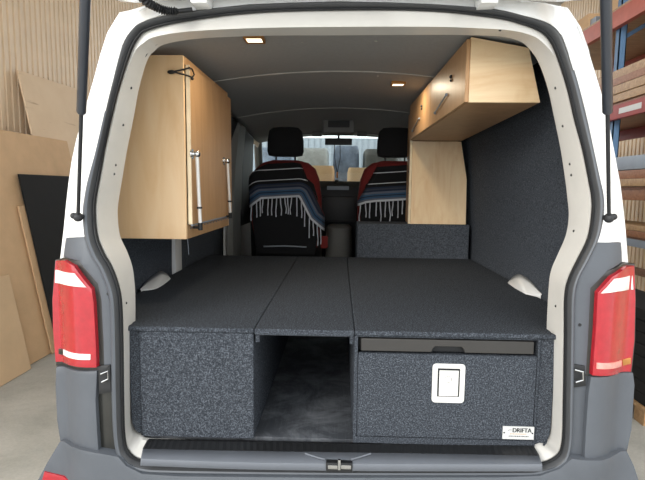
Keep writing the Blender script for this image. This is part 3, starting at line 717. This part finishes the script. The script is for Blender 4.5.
# ------------------------------------------------------------------ front seats
YS = 2.26
def seat(cx, lab):
    s_ = thing('front_seat', (cx, YS+.2, .53), lab, 'seat', 'front seats')
    # backrest: leaning shell, red sides and shoulders
    secs = []
    for z, hx, hy, dy in ((.92, .20, .06, .10), (.95, .25, .075, .10), (1.15, .285, .085, .07), (1.35, .285, .085, .04), (1.50, .265, .08, .02), (1.58, .235, .07, .01), (1.625, .18, .055, .005), (1.645, .10, .03, .0)):
        secs.append((z, cx, YS+dy+.085, hx, hy))
    MB().sup(secs).build('backrest', 'redfabric', s_)
    secs = []
    for z, hx, dy in ((.90, .235, .09), (.96, .245, .085), (1.15, .262, .06), (1.35, .258, .03), (1.46, .225, .015), (1.50, .18, .012)):
        secs.append((z, cx, YS+dy+.020, hx, .03))
    MB().sup(secs).build('back_panel', 'blackfabric', s_)
    MB().sup([(1.672, cx, YS+.075, .09, .035), (1.680, cx, YS+.075, .132, .05), (1.71, cx, YS+.075, .142, .058), (1.80, cx, YS+.072, .140, .058), (1.868, cx, YS+.07, .127, .054), (1.893, cx, YS+.07, .10, .04), (1.899, cx, YS+.07, .05, .02)], 32, 3.6).build('headrest', 'blackfabric', s_)
    for sx in (-1, 1):
        MB().tube([V((cx+sx*.075, YS+.08, 1.60)), V((cx+sx*.075, YS+.076, 1.70))], .007, 10).build('headrest_post', 'black', s_)
    MB().sup([(.78, cx, YS+.42, .26, .27), (.80, cx, YS+.42, .28, .30), (.90, cx, YS+.42, .28, .30), (.95, cx, YS+.44, .25, .26)]).build('seat_cushion', 'blackfabric', s_)
    k = MB(); k.sup([(.53, cx, YS+.36, .24, .20), (.79, cx, YS+.36, .24, .22)]); k.build('seat_base', 'black', s_)
    k = MB(); k.tube([V((cx-.17, YS+.045, .965)), V((cx+.0, YS+.04, .972)), V((cx+.17, YS+.045, .965))], .006, 8); k.build('base_rail', 'greysteel', s_)
    return s_
SL, SR = -.425, .428
s1 = seat(SL, 'black and red front seat on the left, whole headrest in view')
s2 = seat(SR, 'black and red front seat on the right, partly hidden by the tall cupboard')
k = MB().prism(rr(P(320.5, 236, Y=YS).x, P(327.5, 249, Y=YS).x, P(323, 249, Y=YS).z, P(323, 237, Y=YS).z, .008, YS+.055), (0, .03, 0)); k.build('side_badge', 'redfabric', s1)

def blanket(cx, lab, hem_pts, tassel_n, cut):
    """a throw over the shoulders of a seat back; hem_pts = (u, z) of the lower edge, u across the seat"""
    b_ = thing('striped_blanket', (cx, YS, 1.4), lab, 'blanket', 'striped blankets on the seats')
    def hem(u):
        for (a, za_), (c, zc) in zip(hem_pts, hem_pts[1:]):
            if u <= c: return lerp(za_, zc, clamp((u-a)/(c-a)))
        return hem_pts[-1][1]
    (ca, cza), (cb, czb) = cut
    def topz(u):
        z = 1.632-.095*abs(u/.27)**3.0-.01*abs(u/.27)
        t_ = (u-ca)/(cb-ca)
        return min(z, lerp(cza, czb, t_)) if t_ > 0 else z
    nu, nv = 64, 44
    g = MB(); uvl = g.bm.loops.layers.uv.new('UVMap'); grid = []
    def dist(u, z):
        best = 9
        for (a, za_), (c, zc) in zip(hem_pts, hem_pts[1:]):
            ax, az = a, za_; dx, dz_ = c-a, zc-za_; L2_ = dx*dx+dz_*dz_
            t_ = clamp(((u-ax)*dx+(z-az)*dz_)/L2_); best = min(best, math.hypot(u-ax-t_*dx, z-az-t_*dz_))
        return best
    for i in range(nu+1):
        u = lerp(hem_pts[0][0], hem_pts[-1][0], i/nu); col_ = []
        zt_ = topz(u); zh = hem(u)
        for j in range(nv+1):
            s__ = j/nv
            if s__ < .86:
                z = lerp(zh, zt_, s__/.86)
                back = lerp(.075, .0, clamp((z-.92)/.7))-.022
                side = .10*clamp((abs(u)-.23)/.09)**2
                topc = .05*clamp((z-(zt_-.06))/.06)**2
                wob = .006*math.sin(u*38+z*9)*clamp(1-s__*1.2)
                y = YS+back+side+topc+wob-.004
                d_ = dist(u, z)
            else:
                k_ = (s__-.86)/.14
                z = zt_+.008*math.sin(math.pi*k_)-.05*k_*k_; y = YS+.045-.022+.10*k_+.10*clamp((abs(u)-.23)/.09)**2
                d_ = .5
            col_.append((g.bm.verts.new((cx+u, y, z)), d_))
        grid.append(col_)
    for i in range(nu):
        for j in range(nv):
            q = (grid[i][j], grid[i+1][j], grid[i+1][j+1], grid[i][j+1])
            f_ = g.bm.faces.new([v for v, _ in q])
            for lp_, (v, d_) in zip(f_.loops, q): lp_[uvl].uv = (i/nu, d_/.5)
    cl_ = g.build('cloth', 'blanket', b_, solid=.006)
    for q in range(tassel_n):
        u = lerp(hem_pts[0][0]+.01, hem_pts[-1][0]-.01, (q+.5+random.uniform(-.25, .25))/tassel_n); z = hem(u)
        back = lerp(.075, .0, clamp((z-.92)/.7))-.022; side = .10*clamp((abs(u)-.23)/.09)**2
        a = V((cx+u, YS+back+side-.006, z+.004)); L_ = random.uniform(.11, .165); sw = random.uniform(-.014, .014)
        MB().tube([a, a+V((sw*.3, -.004, -L_*.35)), a+V((sw, -.002, -L_*.7)), a+V((sw*.7, -.002, -L_))], [.004, .005, .004, .005], 6).build('tassel', 'fringe', b_)
    return b_
def uz(px, py, cx): 
    p = P(px, py, Y=YS+.02); return (p.x-cx, p.z)
blanket(SL, 'dark striped blanket with white fringe over the left front seat', [uz(249, 208, SL), uz(262, 199, SL), uz(299, 197, SL), uz(310, 219, SL), uz(324, 232, SL)], 18, (uz(300, 162, SL), uz(327, 223, SL)))
blanket(SR, 'dark striped blanket with white fringe over the right front seat, half hidden by the cupboard', [uz(358, 206, SR), uz(366, 203, SR), uz(374, 202, SR), uz(425, 199, SR)], 14, (uz(379, 163, SR), uz(357, 203, SR)))

# pendant on the mirror
mt = thing('hanging_pendant', P(337, 150, Y=2.985), 'thin corded pendant with an orange bead hanging from the rear view mirror', 'pendant')
k = MB()
for px in (334.5, 340): k.tube([P(px, 144, Y=2.992), P(px+.2, 158, Y=2.985), P(337.3, 173, Y=2.985)], .0035, 6)
k.build('cord', 'bungee', mt)
MB().tube([P(337.3, 172, Y=2.985), P(337, 178, Y=2.985)], .008, 8).build('bead', 'orangecord', mt)
MB().sphere(P(336.5, 181, Y=2.985), .016, (1.2, .8, .8)).build('charm', 'black', mt)

# ------------------------------------------------------------------ warehouse
struct(MB().box(-9, 9, -9, 22, -.12, 0).build('floor', 'concrete'))
def corrugated(name, x, y0, y1, z1, mat, pitch=.082, amp=.022, axis='y'):
    row0 = []; row1 = []; sg = 1 if x > 0 else -1
    for i in range(int((y1-y0)/pitch)):
        for t_, o in ((0, 0), (.60, 0), (.68, 1), (.92, 1)):
            y = y0+(i+t_)*pitch; o = o*amp*sg
            for r_, z in ((row0, 0), (row1, z1)):
                r_.append(V((x+o, y, z)) if axis == 'y' else V((y, x+o, z)))
    return struct(MB().loft([row0, row1]).build(name, mat, smooth=False, solid=.004))
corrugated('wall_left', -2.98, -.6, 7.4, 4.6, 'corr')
corrugated('wall_right', 3.75, -.6, 7.4, 4.6, 'corr')
struct(MB().box(-3.0, 3.78, -.6, 7.4, 4.6, 4.68).build('ceiling', 'roof'))
corrugated('wall_front', 15, -8, 8, 3.1, 'greysteel', .2, .03, 'x')

# leaning boards on the left: plane X = foot - lean*z
LEAN = .18
def on_board(px, py, foot):
    d = ray(px, py); n = V((1, 0, LEAN)); t_ = (foot-n.dot(CAM))/n.dot(d); return CAM+d*t_
def board(foot, y0, y1, ztop, th, mat, name, lab, cat, zl=None, edge=None):
    zl = ztop if zl is None else zl
    o = thing(name, (foot, (y0+y1)/2, 0), lab, cat) if edge else None
    pts = [V((foot, y0, 0.004)), V((foot, y1, .004)), V((foot-LEAN*zl, y1, zl)), V((foot-LEAN*ztop, y0, ztop))]
    if not edge:
        ob = MB().prism(pts, (-th, 0, 0)).build(name, mat, bevel=.002); return tag(ob, lab, cat)
    MB().prism(pts, (-th, 0, 0)).build('sheet', mat, o, bevel=.001); return o
p = on_board(18, 70, -2.47); p2 = on_board(80, 90, -2.47)
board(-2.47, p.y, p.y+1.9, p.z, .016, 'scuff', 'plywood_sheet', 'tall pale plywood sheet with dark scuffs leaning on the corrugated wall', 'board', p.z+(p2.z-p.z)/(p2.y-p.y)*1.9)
p = on_board(3, 130, -2.445)
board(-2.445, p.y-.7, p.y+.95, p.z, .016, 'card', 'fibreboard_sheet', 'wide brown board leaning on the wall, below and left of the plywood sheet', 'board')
p = on_board(18.5, 206, -2.42)
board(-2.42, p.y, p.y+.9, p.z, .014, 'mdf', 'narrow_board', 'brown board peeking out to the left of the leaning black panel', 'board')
p = on_board(19, 174, -2.40)
board(-2.40, p.y, p.y+1.5, p.z, .016, 'blacksheet', 'black_panel', 'matt black panel leaning in front of the brown boards', 'board')
p = on_board(31, 367, -2.385)
board(-2.385, p.y-1.0, p.y, .75, .012, 'mdf_pale', 'pale_offcut', 'low pale board leaning foremost at the foot of the board stack', 'board')

# pallet rack on the right
XR, XB = 2.32, 3.30
rk = thing('pallet_rack', (2.8, 3.0, 0), 'tall pallet rack with blue uprights and orange beams on the right', 'rack')
UY = (.95, P(618, 60, X=XR+.03).y, 4.9)
for y in UY:
    for x in (XR+.03, XB):
        k = MB(); k.box(x, x+.06, y, y+.010, 0, 3.6); k.box(x, x+.008, y, y+.06, 0, 3.6); k.box(x+.052, x+.06, y, y+.06, 0, 3.6)
        k.build('upright', 'blue', rk)
    z = .25
    while z < 3.2:
        MB().tube([V((XR+.08, y+.045, z)), V((XB, y+.045, z+.55))], .022, 4).build('brace', 'blue', rk); z += .62
for z0, z1, mat, xo in ((2.80, 2.94, 'orange', 0), (2.03, 2.145, 'redpaint', 0), (1.36, 1.45, 'timber_brown', .02), (1.0, 1.06, 'greysteel', 0), (.5, .58, 'timber_brown', .02)):
    for x in (XR+xo-.02, XB+.03):
        MB().box(x, x+.05, UY[0], UY[2]+.08, z0, z1, .004).build('beam', mat, rk)['label'] = {'orange': 'orange beam', 'redpaint': 'red beam', 'timber_brown': 'brown beam', 'greysteel': 'grey beam'}[mat]
q0, q1 = P(616, 131, X=XR-.02), P(632, 108, X=XR-.02)
MB().box(XR-.0225, XR-.0205, 2.38, 2.68, 2.065, 2.11).build('beam_label', 'paper', rk)
# timber on the shelves: every plank its own thing
def plank(x0, x1, y0, y1, z0, z1, mat, lab, grp):
    return tag(MB().box(x0, x1, y0, y1, z0, z1, .003).build('timber_plank', mat), lab, 'timber', grp)
LV = {2.145: 'the red rack beam', 1.45: 'the middle rack shelf', 1.06: 'the grey rack beam'}
for z, mats, hs in ((2.145, ('timber', 'timber', 'timber_brown', 'timber'), (.065, .07, .06, .075)), (1.45, ('timber', 'timber_brown'), (.06, .07)), (1.06, ('timber_brown', 'timber'), (.05, .045))):
    tag(MB().box(XR-.015, XB+.07, UY[0]+.1, UY[2]-.02, z+.001, z+.018).build('shelf_board', 'timber_brown'), 'brown board added for shade under the planks on '+LV[z], 'shelf board')  # full-depth boards added under the planks to shade the rack
    zz = z+.019
    for i, (mt_, hh) in enumerate(zip(mats, hs)):
        w0 = XR-.05+.03*random.random()
        nm = ('lowest', 'second', 'third', 'topmost') if len(hs) == 4 else ('lower', 'upper')
        for j, (xa, xb) in enumerate(((w0, w0+.30), (w0+.32, w0+.66))):
            if j == 1 and i == len(hs)-1: continue
            plank(xa, xb, 1.2+.1*random.random(), 4.6+.4*random.random(), zz+.001, zz+hh-.001, mt_, '%s %s plank, %s row, lying on %s' % (nm[i], 'brown' if mt_ == 'timber_brown' else 'pale', 'front' if j == 0 else 'back', LV[z]), 'planks on the rack')
        zz += hh
tag(MB().box(XR-.03, XR+.05, 1.3, 4.7, 1.601, 1.71, .01).build('steel_channel', 'greysteel'), 'grey steel channel lying on the planks of the middle rack shelf', 'steel bar')
for z, (y0, y1), mat, lab in ((1.06, (1.5, 2.3), 'goods_dark', 'dark wrapped bundle on the grey rack beam'),):
    pass
# boxes on the top beams
shelf = tag(MB().box(XR-.01, XB+.07, UY[0], UY[2], 2.942, 2.962).build('shelf_board', 'timber'), 'brown shelf board lying on the top orange rack beam, under the cartons', 'shelf board')
for (px, w_, d_, h_, mt_, lab) in ((578, .25, .25, .12, 'timber_brown', 'brown carton at the far end of the top rack shelf'), (588, .22, .3, .20, 'card', 'tan carton on the top rack shelf beside the grey metal tray'), (632, .5, .4, .28, 'card', 'large tan carton near the top right corner, on the rack')):
    p = P(px, 20, X=XR+.15)
    o = thing('carton', (XR+.1+d_/2, p.y, 2.962), lab, 'box')
    MB().box(XR+.1, XR+.1+d_, p.y-w_/2, p.y+w_/2, 2.963, 2.963+h_, .004).build('carton_body', mt_, o)
    MB().box(XR+.1+d_*.42, XR+.1+d_*.58, p.y-w_/2-.0008, p.y+w_/2+.0008, 2.975, 2.9638+h_).build('packing_tape', 'mdf_pale', o)
p = P(602, 14, X=XR+.3)
o = thing('metal_tray', (XR+.35, p.y, 2.962), 'grey metal tray on the top rack shelf between cartons', 'tray')
MB().box(XR+.12, XR+.6, p.y-.25, p.y+.25, 2.963, 2.98, .003).build('tray_base', 'greysteel', o)
for a in ((XR+.12, XR+.132, p.y-.25, p.y+.25), (XR+.588, XR+.6, p.y-.25, p.y+.25), (XR+.132, XR+.588, p.y-.25, p.y-.238), (XR+.132, XR+.588, p.y+.238, p.y+.25)):
    MB().box(*a, 2.98, 3.10).build('tray_side', 'greysteel', o)
# black sheets on a pallet at the foot of the rack
pa = thing('timber_pallet', (2.2, 2.1, 0), 'timber pallet on the floor at the foot of the rack under black slabs', 'pallet')
for y in (1.45, 2.1, 2.75): MB().box(1.88, 2.28, y-.05, y+.05, .0, .085, .004).build('bearer', 'timber', pa)
for i in range(4): MB().box(1.88+.105*i, 1.965+.105*i, 1.38, 2.82, .086, .108, .003).build('deck_board', 'timber', pa)
z = .109
names = ['lowest', 'second', 'third', 'fourth', 'fifth', 'sixth', 'seventh', 'topmost']
for i in range(8):
    hh = .074; j = random.uniform(-.008, .008)
    tag(MB().box(1.90+j, 2.26+j, 1.42, 2.80, z, z+hh-.004, .006).build('black_slab', 'blacksheet'), '%s black slab of the pile on the pallet by the rack' % names[i], 'slab', 'black slabs on the pallet'); z += hh

# yard goods seen through the windscreen
def wrapped(x, y, w_, d_, h_, mat, lab):
    o = thing('wrapped_pallet', (x, y, 0), lab, 'pallet load', 'pallet loads beyond the windscreen')
    k = MB()
    for q in (-1, 0, 1): k.box(x+q*(w_/2-.06)-.05, x+q*(w_/2-.06)+.05, y-d_/2, y+d_/2, 0, .1)
    k.box(x-w_/2, x+w_/2, y-d_/2, y+d_/2, .1, .125); k.build('pallet_base', 'timber', o)
    MB().sup([(.126, x, y, w_/2, d_/2), (h_*.5, x, y, w_/2*1.01, d_/2), (h_-.08, x, y, w_/2*.98, d_/2), (h_, x, y, w_/2*.90, d_/2*.9)], 24, 7).build('load', mat, o)
for a in ((-1.55, 10.2, .9, .9, 2.35, 'goods_blue', 'blue grey wrapped load seen through the windscreen, left of the left headrest'),
          (-.62, 9.6, .75, .8, 2.3, 'goods_white', 'white wrapped load seen through the windscreen, right of the left headrest'),
          (-.35, 8.2, .5, .7, 1.86, 'card', 'tan load seen through the windscreen, low between the seats'),
          (.14, 9.9, .6, .8, 2.38, 'goods_blue', 'blue grey wrapped load seen through the windscreen behind the pendant'),
          (.42, 8.0, .55, .7, 1.82, 'mdf_pale', 'pale tan load seen through the windscreen, low right of the pendant'),
          (.92, 9.7, .8, .8, 2.3, 'goods_dark', 'dark wrapped load seen through the windscreen, left of the right headrest'),
          (1.75, 10.4, .9, .9, 2.4, 'goods_white', 'white wrapped load seen through the windscreen behind the right headrest')):
    wrapped(*a)

# ------------------------------------------------------------------ light
w = bpy.data.worlds.new('sky'); sc.world = w; w.use_nodes = True
bg = w.node_tree.nodes['Background']; bg.inputs[0].default_value = (.93, .97, 1, 1); bg.inputs[1].default_value = 1.7
sd = bpy.data.lights.new('sun', 'SUN'); sd.energy = 1.6; sd.angle = R(25); sd.color = (1, .96, .9)
so = bpy.data.objects.new('sun', sd); COL.objects.link(so)
so.rotation_euler = V((.55, .8, -.30)).to_track_quat('-Z', 'Y').to_euler()
sc.view_settings.view_transform = 'Standard'; sc.view_settings.look = 'None'
sc.view_settings.gamma = 1; sc.view_settings.use_curve_mapping = False
sc.view_settings.exposure = 0.5
